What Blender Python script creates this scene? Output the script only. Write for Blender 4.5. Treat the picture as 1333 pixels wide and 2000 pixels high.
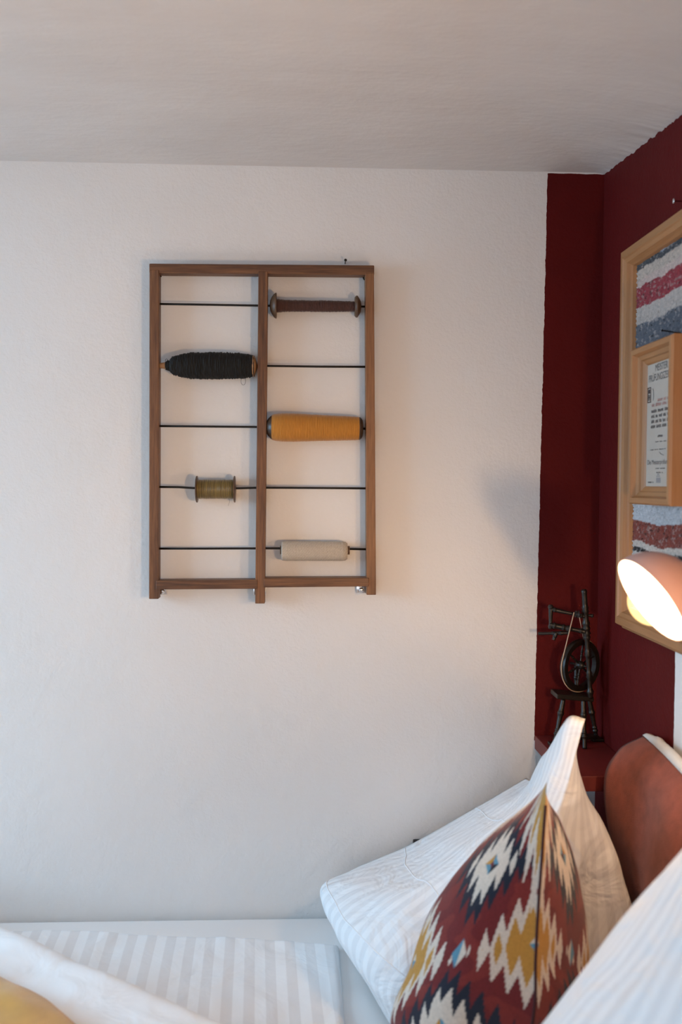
import bpy, bmesh, math, random
import numpy as np
from mathutils import Vector, Matrix, noise

random.seed(7)
SC = bpy.context.scene
COL = SC.collection
for o in list(bpy.data.objects):
    bpy.data.objects.remove(o)

# ------------------------------------------------------------------ camera
FPX = 1800.0
CAM = Vector((0.0, -2.10, 1.54))
YAW, PITCH, ROLL = math.radians(2.4), math.radians(1.82), math.radians(0.35)
ROT = (Matrix.Rotation(-YAW, 3, 'Z') @ Matrix.Rotation(math.pi / 2 - PITCH, 3, 'X') @ Matrix.Rotation(ROLL, 3, 'Z'))
cd = bpy.data.cameras.new('camera')
cam = bpy.data.objects.new('camera', cd)
COL.objects.link(cam)
cam.matrix_world = Matrix.Translation(CAM) @ ROT.to_4x4()
cd.sensor_fit = 'VERTICAL'
cd.sensor_height = 36.0
cd.sensor_width = 24.0
cd.lens = FPX / 2000 * 36.0
cd.clip_start = 0.02
cd.dof.use_dof = True
cd.dof.focus_distance = 2.06
cd.dof.aperture_fstop = 2.6
SC.camera = cam

# ------------------------------------------------------------------ world, daylight, exposure
w = bpy.data.worlds.new('daylight')
SC.world = w
w.use_nodes = True
w.node_tree.nodes['Background'].inputs[0].default_value = (0.62, 0.78, 1.0, 1)
w.node_tree.nodes['Background'].inputs[1].default_value = 1.0

def area(name, loc, rot, sx, sy, power, color):
    l = bpy.data.lights.new(name, 'AREA')
    l.shape = 'RECTANGLE'
    l.size, l.size_y = sx, sy
    l.energy = power
    l.color = color
    o = bpy.data.objects.new(name, l)
    o.location = loc
    o.rotation_euler = rot
    COL.objects.link(o)
    return o
# daylight: the sky seen high through the window at the foot of the bed, plus a soft fill light added at an unseen window behind the camera
def aim(src, dst):
    return (Vector(dst) - Vector(src)).to_track_quat('-Z', 'Y').to_euler()
SKY = (-2.70, -0.90, 1.92)
P_SKY, P_FILL = 92, 10
area('daylight_and_fill', SKY, aim(SKY, (-0.9, -0.60, 1.15)), 1.5, 1.5, P_SKY, (0.42, 0.72, 1.0))
area('daylight_and_fill', (-1.00, -4.13, 1.42), (math.pi / 2, 0, 0), 1.3, 1.2, P_FILL, (0.95, 0.95, 1.0))

vs = SC.view_settings
vs.view_transform = 'Standard'
vs.look = 'None'
vs.exposure = 0.08
vs.gamma = 1.0
vs.use_curve_mapping = False

# ------------------------------------------------------------------ helpers
def ray(px, py):
    return ROT @ Vector(((px - 666.5) / FPX, -(py - 1000.0) / FPX, -1.0))

def at(px, py, Y):                      # the point of the room at depth Y seen at a pixel of the photo
    d = ray(px, py)
    return CAM + d * ((Y - CAM.y) / d.y)

def at_x(px, py, X):
    d = ray(px, py)
    return CAM + d * ((X - CAM.x) / d.x)

def wloc(o):
    v = Vector((0, 0, 0))
    while o is not None:
        v += o.location
        o = o.parent
    return v

def setp(o, label=None, cat=None, group=None, kind=None):
    for k, v in (('label', label), ('category', cat), ('group', group), ('kind', kind)):
        if v:
            o[k] = v
    return o

def empty(name, loc, label, cat, group=None):
    o = bpy.data.objects.new(name, None)
    o.empty_display_size = 0.05
    o.location = loc
    COL.objects.link(o)
    return setp(o, label, cat, group)

def mesh(name, V, F, mat, parent=None, smooth=True, base=False, uv=None, recalc=True, autosmooth=None):
    """verts in room coordinates -> one mesh object (child meshes are stored relative to their parent)"""
    V = np.array([tuple(v) for v in V], dtype=float)
    off = np.zeros(3)
    loc = Vector((0, 0, 0))
    if parent is not None:
        off = np.array(wloc(parent))
    elif base:
        lo, hi = V.min(0), V.max(0)
        off = np.array([(lo[0] + hi[0]) / 2, (lo[1] + hi[1]) / 2, lo[2]])
        loc = Vector(off)
    me = bpy.data.meshes.new(name)
    me.from_pydata((V - off).tolist(), [], [tuple(int(i) for i in f) for f in F])
    if recalc:
        bm = bmesh.new()
        bm.from_mesh(me)
        bmesh.ops.recalc_face_normals(bm, faces=bm.faces)
        bm.to_mesh(me)
        bm.free()
    if smooth:
        me.polygons.foreach_set('use_smooth', [True] * len(me.polygons))
        if autosmooth:
            me.set_sharp_from_angle(angle=math.radians(autosmooth))
    if uv is not None:
        ul = me.uv_layers.new(name='uv')
        vi = np.zeros(len(me.loops), dtype=np.int64)
        me.loops.foreach_get('vertex_index', vi)
        ul.data.foreach_set('uv', np.asarray(uv, dtype=np.float32)[vi].ravel())
    me.materials.append(mat)
    o = bpy.data.objects.new(name, me)
    o.location = loc
    o.parent = parent
    COL.objects.link(o)
    return o

class MB:
    def __init__(s):
        s.V, s.F = [], []
    def add(s, V, F):
        n = len(s.V)
        s.V += [Vector(v) for v in V]
        s.F += [tuple(i + n for i in f) for f in F]
        return s
    def hexa(s, P, bevel=0.0, seg=2):
        """P: 8 corner points, bottom loop then top loop"""
        F = [(3, 2, 1, 0), (4, 5, 6, 7), (0, 1, 5, 4), (1, 2, 6, 5), (2, 3, 7, 6), (3, 0, 4, 7)]
        if bevel <= 0:
            return s.add(P, F)
        bm = bmesh.new()
        vs_ = [bm.verts.new(p) for p in P]
        for f in F:
            bm.faces.new([vs_[i] for i in f])
        bmesh.ops.recalc_face_normals(bm, faces=bm.faces)
        bmesh.ops.bevel(bm, geom=bm.edges[:], offset=bevel, segments=seg, profile=0.5, affect='EDGES')
        bm.verts.index_update()
        s.add([v.co.copy() for v in bm.verts], [tuple(v.index for v in f.verts) for f in bm.faces])
        bm.free()
        return s
    def box(s, lo, hi, bevel=0.0, seg=2):
        x0, y0, z0 = lo
        x1, y1, z1 = hi
        return s.hexa([(x0, y0, z0), (x1, y0, z0), (x1, y1, z0), (x0, y1, z0),
                       (x0, y0, z1), (x1, y0, z1), (x1, y1, z1), (x0, y1, z1)], bevel, seg)
    def lathe(s, p0, p1, prof, n=24, caps=True):
        """prof: (distance along axis, radius)"""
        p0, p1 = Vector(p0), Vector(p1)
        ax = (p1 - p0).normalized()
        a = ax.orthogonal().normalized()
        b = ax.cross(a)
        V, F = [], []
        for k, pr in enumerate(prof):
            t, r = pr[0], pr[1]
            for i in range(n):
                th = 2 * math.pi * i / n
                rr = r if len(pr) < 3 else r + pr[2] * noise.noise(Vector((t * 400, math.cos(th) * 3, math.sin(th) * 3)))
                V.append(p0 + ax * t + (a * math.cos(th) + b * math.sin(th)) * rr)
        m = len(prof)
        for k in range(m - 1):
            for i in range(n):
                j = (i + 1) % n
                F.append((k * n + i, k * n + j, (k + 1) * n + j, (k + 1) * n + i))
        if caps:
            F.append(tuple(range(n))[::-1])
            F.append(tuple((m - 1) * n + i for i in range(n)))
        return s.add(V, F)
    def tube(s, pts, r, n=8, closed=False):
        pts = [Vector(p) for p in pts]
        m = len(pts)
        rs = r if isinstance(r, (list, tuple)) else [r] * m
        V, F = [], []
        up = None
        for k in range(m):
            if closed:
                t = pts[(k + 1) % m] - pts[k - 1]
            else:
                t = pts[min(k + 1, m - 1)] - pts[max(k - 1, 0)]
            t = t.normalized()
            if up is None:
                up = t.orthogonal().normalized()
            a = (up - t * up.dot(t)).normalized()
            up = a
            b = t.cross(a)
            for i in range(n):
                th = 2 * math.pi * i / n
                V.append(pts[k] + (a * math.cos(th) + b * math.sin(th)) * rs[k])
        for k in range(m if closed else m - 1):
            k2 = (k + 1) % m
            for i in range(n):
                j = (i + 1) % n
                F.append((k * n + i, k * n + j, k2 * n + j, k2 * n + i))
        if not closed:
            F.append(tuple(range(n))[::-1])
            F.append(tuple((m - 1) * n + i for i in range(n)))
        return s.add(V, F)
    def build(s, name, mat, parent=None, **kw):
        return mesh(name, s.V, s.F, mat, parent, **kw)

# ------------------------------------------------------------------ materials
def mat(name):
    m = bpy.data.materials.new(name)
    m.use_nodes = True
    nt = m.node_tree
    return m, nt, nt.nodes['Principled BSDF']

def N(nt, t, **kw):
    n = nt.nodes.new(t)
    for k, v in kw.items():
        setattr(n, k, v)
    return n

def L(nt, a, b):
    nt.links.new(a, b)

def math_node(nt, op, a, b=None, c=None, clamp=False):
    n = N(nt, 'ShaderNodeMath', operation=op)
    n.use_clamp = clamp
    for i, v in enumerate((a, b, c)):
        if v is None:
            continue
        if isinstance(v, (int, float)):
            n.inputs[i].default_value = v
        else:
            L(nt, v, n.inputs[i])
    return n.outputs[0]

def coords(nt, scale=(1, 1, 1), which='Object', rot=(0, 0, 0)):
    tc = N(nt, 'ShaderNodeTexCoord')
    mp = N(nt, 'ShaderNodeMapping')
    mp.inputs['Scale'].default_value = scale
    mp.inputs['Rotation'].default_value = rot
    L(nt, tc.outputs[which], mp.inputs['Vector'])
    return mp.outputs[0]

def noise_node(nt, vec, scale, detail=4, rough=0.55, dist=0.0):
    n = N(nt, 'ShaderNodeTexNoise')
    n.inputs['Scale'].default_value = scale
    n.inputs['Detail'].default_value = detail
    n.inputs['Roughness'].default_value = rough
    n.inputs['Distortion'].default_value = dist
    if vec is not None:
        L(nt, vec, n.inputs['Vector'])
    return n.outputs['Fac']

def ramp(nt, fac, stops):
    r = N(nt, 'ShaderNodeValToRGB')
    els = r.color_ramp.elements
    while len(els) < len(stops):
        els.new(0.5)
    for e, (p, c) in zip(els, stops):
        e.position = p
        e.color = (*c, 1)
    L(nt, fac, r.inputs[0])
    return r.outputs[0]

def bump(nt, bsdf, h, strength, dist=0.01):
    b = N(nt, 'ShaderNodeBump')
    b.inputs['Strength'].default_value = strength
    b.inputs['Distance'].default_value = dist
    L(nt, h, b.inputs['Height'])
    L(nt, b.outputs[0], bsdf.inputs['Normal'])
    return b

def mixc(nt, fac, a, b):
    m = N(nt, 'ShaderNodeMix', data_type='RGBA')
    ins = [i for i in m.inputs if i.type == 'RGBA']
    fi = m.inputs[0]
    if isinstance(fac, (int, float)):
        fi.default_value = fac
    else:
        L(nt, fac, fi)
    for s, v in zip(ins, (a, b)):
        if isinstance(v, tuple):
            s.default_value = (*v, 1)
        else:
            L(nt, v, s)
    return [o for o in m.outputs if o.type == 'RGBA'][0]

def plain(name, col, rough=0.6, metal=0.0, var=0.12, vscale=30, bstr=0.0, bscale=200, sheen=0.0):
    m, nt, b = mat(name)
    v = coords(nt)
    f = noise_node(nt, v, vscale)
    lo = tuple(c * (1 - var) for c in col)
    hi = tuple(min(1, c * (1 + var)) for c in col)
    L(nt, ramp(nt, f, [(0.3, lo), (0.7, hi)]), b.inputs['Base Color'])
    b.inputs['Roughness'].default_value = rough
    b.inputs['Metallic'].default_value = metal
    if sheen:
        b.inputs['Sheen Weight'].default_value = sheen
    if bstr:
        bump(nt, b, noise_node(nt, v, bscale), bstr, 0.002)
    return m

def wood(name, stops, axis, rough=0.55, scale=14, stretch=0.05, coat=0.0):
    m, nt, b = mat(name)
    sc = [1, 1, 1]
    sc[axis] = stretch
    v = coords(nt, tuple(sc))
    f1 = noise_node(nt, v, scale, 5, 0.6, 0.6)
    f2 = noise_node(nt, v, scale * 18, 3, 0.6)
    f = math_node(nt, 'ADD', math_node(nt, 'MULTIPLY', f1, 0.58), math_node(nt, 'MULTIPLY', f2, 0.42))
    L(nt, ramp(nt, f, stops), b.inputs['Base Color'])
    b.inputs['Roughness'].default_value = rough
    b.inputs['Coat Weight'].default_value = coat
    bump(nt, b, f2, 0.25, 0.001)
    return m

WHITE_PAINT = (0.80, 0.785, 0.765)
RED_PAINT = (0.098, 0.0070, 0.0068)

def wall_mat(name, side):
    """chalky white plaster, with the burgundy painted field where the room has it"""
    m, nt, b = mat(name)
    v = coords(nt)
    sep = N(nt, 'ShaderNodeSeparateXYZ')
    L(nt, v, sep.inputs[0])
    x, y, z = sep.outputs
    big = noise_node(nt, v, 1.6, 3)
    white = ramp(nt, big, [(0.3, (0.765, 0.740, 0.715)), (0.7, (0.82, 0.797, 0.775))])
    if side in ('back', 'right'):
        edge = math_node(nt, 'MULTIPLY', math_node(nt, 'SUBTRACT', noise_node(nt, v, 26, 4, 0.7), 0.5), 0.008)
        redv = ramp(nt, noise_node(nt, v, 3.0, 4), [(0.3, tuple(c * 0.86 for c in RED_PAINT)), (0.7, tuple(c * 1.12 for c in RED_PAINT))])
        if side == 'back':
            pt, pb = at(1070, 340, 0), at(1044, 1440, 0)
            k = (pt.x - pb.x) / (pt.z - pb.z)
            line = math_node(nt, 'ADD', math_node(nt, 'MULTIPLY_ADD', z, k, pb.x - k * pb.z), edge)
            inside = math_node(nt, 'GREATER_THAN', x, line)
            inside = math_node(nt, 'MULTIPLY', inside, math_node(nt, 'GREATER_THAN', z, 0.945))
            inside = math_node(nt, 'MULTIPLY', inside, math_node(nt, 'LESS_THAN', math_node(nt, 'ADD', z, math_node(nt, 'MULTIPLY', edge, 0.8)), 2.247))
        else:
            c0 = at_x(1182, 334, 0.685)
            c1 = at_x(1333, 205, 0.685)
            k = (c1.z - c0.z) / (c1.y - c0.y)
            rag = math_node(nt, 'MULTIPLY', math_node(nt, 'SUBTRACT', noise_node(nt, v, 22, 5, 0.75), 0.5), 0.035)
            top = math_node(nt, 'ADD', math_node(nt, 'MULTIPLY_ADD', y, k, c0.z - k * c0.y), rag)
            inside = math_node(nt, 'LESS_THAN', z, top)
            yb = at_x(1318, 1380, 0.685).y
            low = math_node(nt, 'GREATER_THAN', y, math_node(nt, 'ADD', edge, yb))
            high = math_node(nt, 'GREATER_THAN', z, 1.30)
            inside = math_node(nt, 'MULTIPLY', inside, math_node(nt, 'MAXIMUM', low, high))
        L(nt, mixc(nt, inside, white, redv), b.inputs['Base Color'])
        L(nt, math_node(nt, 'MULTIPLY_ADD', inside, -0.25, 0.9), b.inputs['Roughness'])
        b.inputs['Specular IOR Level'].default_value = 0.10
    else:
        L(nt, white, b.inputs['Base Color'])
        b.inputs['Roughness'].default_value = 0.9
        b.inputs['Specular IOR Level'].default_value = 0.2
    h = math_node(nt, 'ADD', math_node(nt, 'MULTIPLY', noise_node(nt, v, 150, 3, 0.6), 0.35),
                  math_node(nt, 'MULTIPLY', noise_node(nt, v, 26, 4, 0.6), 0.9))
    bump(nt, b, h, 0.33, 0.006)
    return m

def ceiling_mat():
    m, nt, b = mat('ceiling_limewash')
    v = coords(nt)
    vs_ = coords(nt, (0.35, 1.0, 1.0), rot=(0, 0, 0.06))
    f = noise_node(nt, vs_, 9, 5, 0.6)
    L(nt, ramp(nt, f, [(0.3, (0.690, 0.645, 0.615)), (0.7, (0.745, 0.705, 0.675))]), b.inputs['Base Color'])
    b.inputs['Roughness'].default_value = 0.85
    b.inputs['Specular IOR Level'].default_value = 0.25
    h = math_node(nt, 'ADD', math_node(nt, 'MULTIPLY', noise_node(nt, vs_, 60, 4, 0.65), 0.5), noise_node(nt, v, 14, 4, 0.6))
    bump(nt, b, h, 0.30, 0.008)
    return m

def stripe_cloth(name, col, col2, period, axis=1, rough=0.75, wrinkle=0.25, wscale=9, wob=0.0):
    """damask: satin stripes woven into white cotton (uv in metres)"""
    m, nt, b = mat(name)
    tc = N(nt, 'ShaderNodeTexCoord')
    sep = N(nt, 'ShaderNodeSeparateXYZ')
    L(nt, tc.outputs['UV'], sep.inputs[0])
    c = sep.outputs[axis]
    s = math_node(nt, 'SINE', math_node(nt, 'MULTIPLY', c, 2 * math.pi / period))
    s = math_node(nt, 'MULTIPLY_ADD', s, 4.0, 0.5, clamp=True)
    L(nt, mixc(nt, s, col, col2), b.inputs['Base Color'])
    L(nt, math_node(nt, 'MULTIPLY_ADD', s, -0.25, rough), b.inputs['Roughness'])
    b.inputs['Sheen Weight'].default_value = 0.15
    b.inputs['Specular IOR Level'].default_value = 0.3
    v = coords(nt)
    h = math_node(nt, 'ADD', noise_node(nt, v, wscale, 3, 0.55, 0.8), math_node(nt, 'MULTIPLY', noise_node(nt, v, 600, 2), 0.02))
    bump(nt, b, h, wrinkle, 0.03)
    return m

def attr_mat(name, rough=0.9, weave=900, bstr=0.4, sheen=0.2):
    m, nt, b = mat(name)
    a = N(nt, 'ShaderNodeVertexColor', layer_name='col')
    v = coords(nt)
    f = noise_node(nt, v, 260, 3, 0.7)
    k = ramp(nt, f, [(0.25, (0.80, 0.80, 0.80)), (0.75, (1.1, 1.1, 1.1))])
    mx = N(nt, 'ShaderNodeMix', data_type='RGBA', blend_type='MULTIPLY')
    mx.inputs[0].default_value = 1.0
    ins = [i for i in mx.inputs if i.type == 'RGBA']
    L(nt, a.outputs[0], ins[0])
    L(nt, k, ins[1])
    L(nt, [o for o in mx.outputs if o.type == 'RGBA'][0], b.inputs['Base Color'])
    b.inputs['Roughness'].default_value = rough
    b.inputs['Sheen Weight'].default_value = sheen
    b.inputs['Specular IOR Level'].default_value = 0.2
    bump(nt, b, noise_node(nt, v, weave, 2), bstr, 0.002)
    return m

M_BACK = wall_mat('plaster_white_with_burgundy_stripe', 'back')
M_RIGHT = wall_mat('plaster_burgundy_field', 'right')
M_WALL = wall_mat('plaster_white', 'other')
M_CEIL = ceiling_mat()
M_RED = plain('burgundy_gloss_paint', (0.135, 0.0120, 0.0110), 0.5, var=0.10, vscale=12)
RACK_STOPS = [(0.30, (0.030, 0.010, 0.004)), (0.44, (0.115, 0.044, 0.016)), (0.56, (0.215, 0.090, 0.034)), (0.70, (0.31, 0.140, 0.058))]
M_RACK_V = wood('larch_wood_upright', RACK_STOPS, 2, 0.5)
M_RACK_H = wood('larch_wood_rail', RACK_STOPS, 0, 0.5)
M_ROD = plain('dark_iron_rod', (0.020, 0.016, 0.013), 0.45, 0.6)
PINE = [(0.30, (0.30, 0.128, 0.045)), (0.5, (0.385, 0.178, 0.068)), (0.72, (0.46, 0.228, 0.095))]
M_PINE_V = wood('light_pine_upright', PINE, 2, 0.45, 10)
M_PINE_H = wood('light_pine_crosswise', PINE, 1, 0.45, 10)
M_BOBWOOD = wood('bobbin_wood', [(0.3, (0.050, 0.023, 0.010)), (0.7, (0.135, 0.068, 0.031))], 2, 0.4, 40)
M_BOBLIGHT = wood('bobbin_wood_light', [(0.3, (0.30, 0.155, 0.070)), (0.7, (0.46, 0.26, 0.13))], 0, 0.45, 40)
M_BOBDARK = wood('bobbin_wood_dark', [(0.3, (0.025, 0.014, 0.009)), (0.7, (0.075, 0.042, 0.024))], 2, 0.35, 40)
M_STEEL = plain('galvanised_steel', (0.75, 0.76, 0.78), 0.22, 1.0, 0.06)
M_IRON = plain('blackened_wood_and_iron', (0.012, 0.0085, 0.006), 0.38, 0.1, 0.35, 60)
M_CORD = plain('twisted_cord', (0.50, 0.36, 0.26), 0.85, bstr=0.5, bscale=900)
M_BLACK = plain('black_plastic', (0.018, 0.018, 0.02), 0.4)
M_BLACK2 = plain('black_endcap', (0.006, 0.006, 0.007), 0.3)
M_FLOOR = wood('oak_floor', [(0.3, (0.16, 0.085, 0.04)), (0.7, (0.30, 0.17, 0.085))], 0, 0.45, 6)
M_FRAMEWHITE = plain('white_window_lacquer', (0.78, 0.78, 0.77), 0.4, var=0.03)

# ------------------------------------------------------------------ the room
XL, XR, YF, ZC = -1.95, 0.685, -4.0, 2.25
def struct(o):
    o['kind'] = 'structure'
    return o
struct(MB().box((XL - .1, 0, -0.05), (XR + .1, 0.12, ZC + .1)).build('wall_back', M_BACK, smooth=False))
struct(MB().box((XR, YF - .1, -0.05), (XR + .12, 0, ZC + .1)).build('wall_right', M_RIGHT, smooth=False))
def wall_open(axis):
    m = MB()
    if axis == 'x':
        a, b = XL - .12, XL
        for lo, hi in (((a, YF, -.05), (b, -1.45, ZC + .1)), ((a, -0.12, -.05), (b, 0, ZC + .1)),
                       ((a, -1.45, -.05), (b, -0.12, 0.80)), ((a, -1.45, 2.05), (b, -0.12, ZC + .1))):
            m.box(lo, hi)
    else:
        a, b = YF - .12, YF
        for lo, hi in (((XL - .12, a, -.05), (-1.65, b, ZC + .1)), ((-0.35, a, -.05), (XR + .12, b, ZC + .1)),
                       ((-1.65, a, -.05), (-0.35, b, 0.80)), ((-1.65, a, 2.05), (-0.35, b, ZC + .1))):
            m.box(lo, hi)
    return m
struct(wall_open('x').build('wall_left', M_WALL, smooth=False))
struct(wall_open('y').build('wall_front', M_WALL, smooth=False))
struct(MB().box((XL - .12, YF - .12, ZC), (XR + .12, 0.12, ZC + .12)).build('ceiling', M_CEIL, smooth=False))
struct(MB().box((XL - .12, YF - .12, -0.12), (XR + .12, 0.12, 0)).build('floor', M_FLOOR, smooth=False))
V, F = [], []
ncv = 700
for k in range(ncv + 1):
    y = -.0005 + (YF + .001) * k / ncv
    jit = .006 * noise.noise(Vector((0, y * 45, 3))) * min(1, -y / .05) + .003 * noise.noise(Vector((0, y * 140, 8)))
    rz = .004 + .038 * min(1, -y / .46)
    jit = max(jit, -.003)
    r = .03 + .42 * min(1, -y / .46)
    for q_ in range(9):
        th = q_ / 8 * math.pi / 2
        V.append((XR - r * q_ / 8 + .0005, y, ZC - rz * (1 - q_ / 8) ** 2 + .0005 - (jit if q_ == 0 else 0)))
    V.append((XR + .0005, y, ZC + .0005))
for k in range(ncv):
    for q_ in range(10):
        j_ = (q_ + 1) % 10
        F.append((k * 10 + q_, k * 10 + j_, k * 10 + 10 + j_, k * 10 + 10 + q_))
F += [tuple(range(10)), tuple(range(ncv * 10 + 9, ncv * 10 - 1, -1))]
struct(mesh('trim_1', V, F, M_CEIL, smooth=True, autosmooth=50))
def window(name, axis, c, lo, hi):
    m = MB()
    def bx(u0, u1, z0, z1, t=0.025):
        if axis == 'x':
            m.box((c - t, u0, z0), (c + t, u1, z1), 0.004)
        else:
            m.box((u0, c - t, z0), (u1, c + t, z1), 0.004)
    bx(lo, lo + .06, .80, 2.05); bx(hi - .06, hi, .80, 2.05)
    bx(lo + .06, hi - .06, .80, .86); bx(lo + .06, hi - .06, 1.99, 2.05)
    mid = (lo + hi) / 2
    bx(mid - .03, mid + .03, .86, 1.99, .02)
    struct(m.build(name, M_FRAMEWHITE, smooth=False))
window('window_1', 'x', XL - .06, -1.45, -0.12)
window('window_2', 'y', YF - .06, -1.65, -0.35)

# ------------------------------------------------------------------ bed
BZ = 0.545
root = empty('bed', (-0.36, -0.90, 0), 'low wooden bed standing under the white mattress', 'bed')
MB().box((-1.42, -1.79, 0.16), (0.66, -1.75, 0.30), .006).build('side_rail', M_PINE_H, root, smooth=False)
MB().box((-1.42, -0.05, 0.16), (0.66, -0.015, 0.30), .006).build('side_rail', M_PINE_H, root, smooth=False)
MB().box((-1.42, -1.75, 0.24), (0.66, -0.05, 0.30)).build('slat_base', M_PINE_H, root, smooth=False)
for x in (-1.40, 0.58):
    for y in (-1.745, -0.12):
        MB().box((x, y, 0), (x + .07, y + .07, 0.24), .004).build('leg', M_PINE_V, root, smooth=False)
M_SHEET = stripe_cloth('smooth_white_sheet', (0.86, 0.82, 0.79), (0.86, 0.82, 0.79), 0.05, wrinkle=0.10, wscale=5)
o = MB().box((-1.40, -1.74, 0.302), (0.64, -0.007, BZ), 0.025, 4).build('mattress', M_SHEET, base=True)
setp(o, 'mattress under a smooth white fitted sheet against the wall', 'mattress')

def cr_weights(n, Nn):
    W = np.zeros((Nn, n))
    for k in range(Nn):
        t = k / (Nn - 1) * (n - 1)
        i = min(int(t), n - 2)
        f = t - i
        w4 = (-.5 * f + f * f - .5 * f ** 3, 1 - 2.5 * f * f + 1.5 * f ** 3, .5 * f + 2 * f * f - 1.5 * f ** 3, -.5 * f * f + .5 * f ** 3)
        for q, wt in zip((i - 1, i, i + 1, i + 2), w4):
            if q < 0:
                W[k, 0] += 2 * wt; W[k, 1] -= wt
            elif q > n - 1:
                W[k, n - 1] += 2 * wt; W[k, n - 2] -= wt
            else:
                W[k, q] += wt
    return W

def sheet(C, Nn, Mm):
    C = np.array([[tuple(p) for p in r] for r in C], dtype=float)
    return np.einsum('ai,ijk,bj->abk', cr_weights(C.shape[0], Nn), C, cr_weights(C.shape[1], Mm))

def pillow_geo(front, back, Nn, Mm, Lu, Lv, wr=0.0, wrs=8.0, seed=0, rnd=0.0):
    """two sheets sharing their border -> verts, faces, uv, (param arrays)"""
    n, m = len(front), len(front[0])
    B = [[front[i][j] if i in (0, n - 1) or j in (0, m - 1) else back[i - 1][j - 1] for j in range(m)] for i in range(n)]
    A = sheet(front, Nn, Mm)
    K = sheet(B, Nn, Mm)
    idx = np.zeros((2, Nn, Mm), int)
    V, uv, prm = [], [], []
    for s, G in ((0, A), (1, K)):
        for a in range(Nn):
            for b in range(Mm):
                if s and (a in (0, Nn - 1) or b in (0, Mm - 1)):
                    idx[1, a, b] = idx[0, a, b]
                    continue
                idx[s, a, b] = len(V)
                V.append(G[a, b])
                u_, v_ = a / (Nn - 1), b / (Mm - 1)
                uv.append((u_ * Lu, v_ * Lv))
                prm.append((s, u_, v_))
    V = np.array(V)
    if wr:
        for k in range(len(V)):
            s, u_, v_ = prm[k]
            e = min(1, 9 * min(u_, 1 - u_, v_, 1 - v_) + 0.15)
            p = Vector(V[k]) * wrs + Vector((seed, 0, 0))
            V[k] += np.array(noise.noise_vector(p)) * wr * e + np.array(noise.noise_vector(p * 2.7)) * wr * 0.35 * e
    V[:, 2] = np.maximum(V[:, 2], 0.5465)
    F = []
    for s in (0, 1):
        I = idx[s]
        for a in range(Nn - 1):
            for b in range(Mm - 1):
                q = (I[a, b], I[a + 1, b], I[a + 1, b + 1], I[a, b + 1])
                F.append(q if s == 0 else q[::-1])
    return V, F, uv, prm, A, idx

# ---- white pillow of the far side of the bed (leaning in the corner)
M_PILLOW = stripe_cloth('white_damask_pillowcase', (0.83, 0.83, 0.835), (0.75, 0.75, 0.76), 0.034, 1, wrinkle=0.5, wscale=12)
W1F = [
    [(.130, -.05, .570), (.108, -.16, .562), (.125, -.30, .562), (.150, -.42, .562), (.175, -.505, .565), (.200, -.520, .570)],
    [(.088, -.06, .652), (.050, -.17, .676), (.070, -.31, .680), (.110, -.43, .685), (.165, -.505, .668), (.200, -.525, .660)],
    [(.250, -.05, .725), (.235, -.19, .750), (.235, -.31, .778), (.250, -.42, .805), (.285, -.49, .790), (.320, -.520, .760)],
    [(.420, -.06, .825), (.400, -.22, .872), (.400, -.32, .902), (.402, -.42, .935), (.415, -.475, .945), (.440, -.505, .925)],
    [(.505, -.07, .880), (.495, -.20, .915), (.474, -.30, .990), at(1070, 1464, -.39), at(1110, 1401, -.45), at(1145, 1404, -.478)],
]
W1B = [
    [(.28, -.17, .556), (.30, -.31, .556), (.34, -.43, .56), (.32, -.49, .57)],
    [(.46, -.17, .600), (.50, -.31, .620), at(1214, 1960, -.475), at(1130, 1960, -.515)],
    [(.520, -.18, .780), (.522, -.31, .830), at(1213, 1690, -.465), at(1150, 1680, -.500)],
]
V, F, uv, prm, G1, idx = pillow_geo(W1F, W1B, 72, 66, 0.76, 0.62, 0.008, 7.5, 3)
root = empty('bed_pillow', (0.30, -0.28, BZ), 'white striped bed pillow leaning in the corner behind the patterned cushion', 'pillow', 'white bed pillows')
mesh('pillowcase', V, F, M_PILLOW, root, uv=uv)
M_SEAM = plain('white_stitching', (0.84, 0.84, 0.85), 0.7, var=0.02)
def seam_on(Vv, idx_, a, b0, b1, lift, r, name, parent, m):
    pts = []
    for b in range(b0, b1):
        p = Vector(Vv[idx_[0, a, b]])
        du = Vector(Vv[idx_[0, min(a + 1, idx_.shape[1] - 1), b]]) - Vector(Vv[idx_[0, a - 1, b]])
        dv = Vector(Vv[idx_[0, a, min(b + 1, idx_.shape[2] - 1)]]) - Vector(Vv[idx_[0, a, b - 1]])
        n = du.cross(dv).normalized()
        if n.z < 0:
            n = -n
        pts.append(p + n * lift)
    return MB().tube(pts, r, 6).build(name, m, parent)
for a in (20, 34, 50):
    seam_on(V, idx, a, 1, 60, 0.0, 0.0013, 'seam', root, M_SEAM)

# ---- near white pillow (other half of the bed)
N1F = [
    [(.10, -.985, .565), (.07, -1.12, .562), (.07, -1.36, .562), (.10, -1.60, .565)],
    [(.10, -.99, .68), (.075, -1.12, .70), (.08, -1.36, .70), (.10, -1.60, .68)],
    [(.27, -.985, .83), (.265, -1.11, .87), (.275, -1.36, .90), (.29, -1.61, .86)],
    [(.43, -.985, 1.035), (.43, -1.11, 1.105), (.415, -1.34, 1.15), (.43, -1.61, 1.06)],
    [(.56, -.995, 1.16), (.54, -1.13, 1.245), (.500, -1.36, 1.30), (.505, -1.60, 1.27)],
]
N1B = [
    [(.25, -1.12, .556), (.25, -1.36, .556)],
    [(.50, -1.12, .66), (.50, -1.36, .66)],
    [(.62, -1.12, .95), (.62, -1.36, .95)],
]
V, F, uv, prm, G, idx = pillow_geo(N1F, N1B, 48, 48, 0.78, 0.64, 0.010, 6.5, 11)
o = mesh('bed_pillow', V, F, M_PILLOW, base=True, uv=uv)
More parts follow.
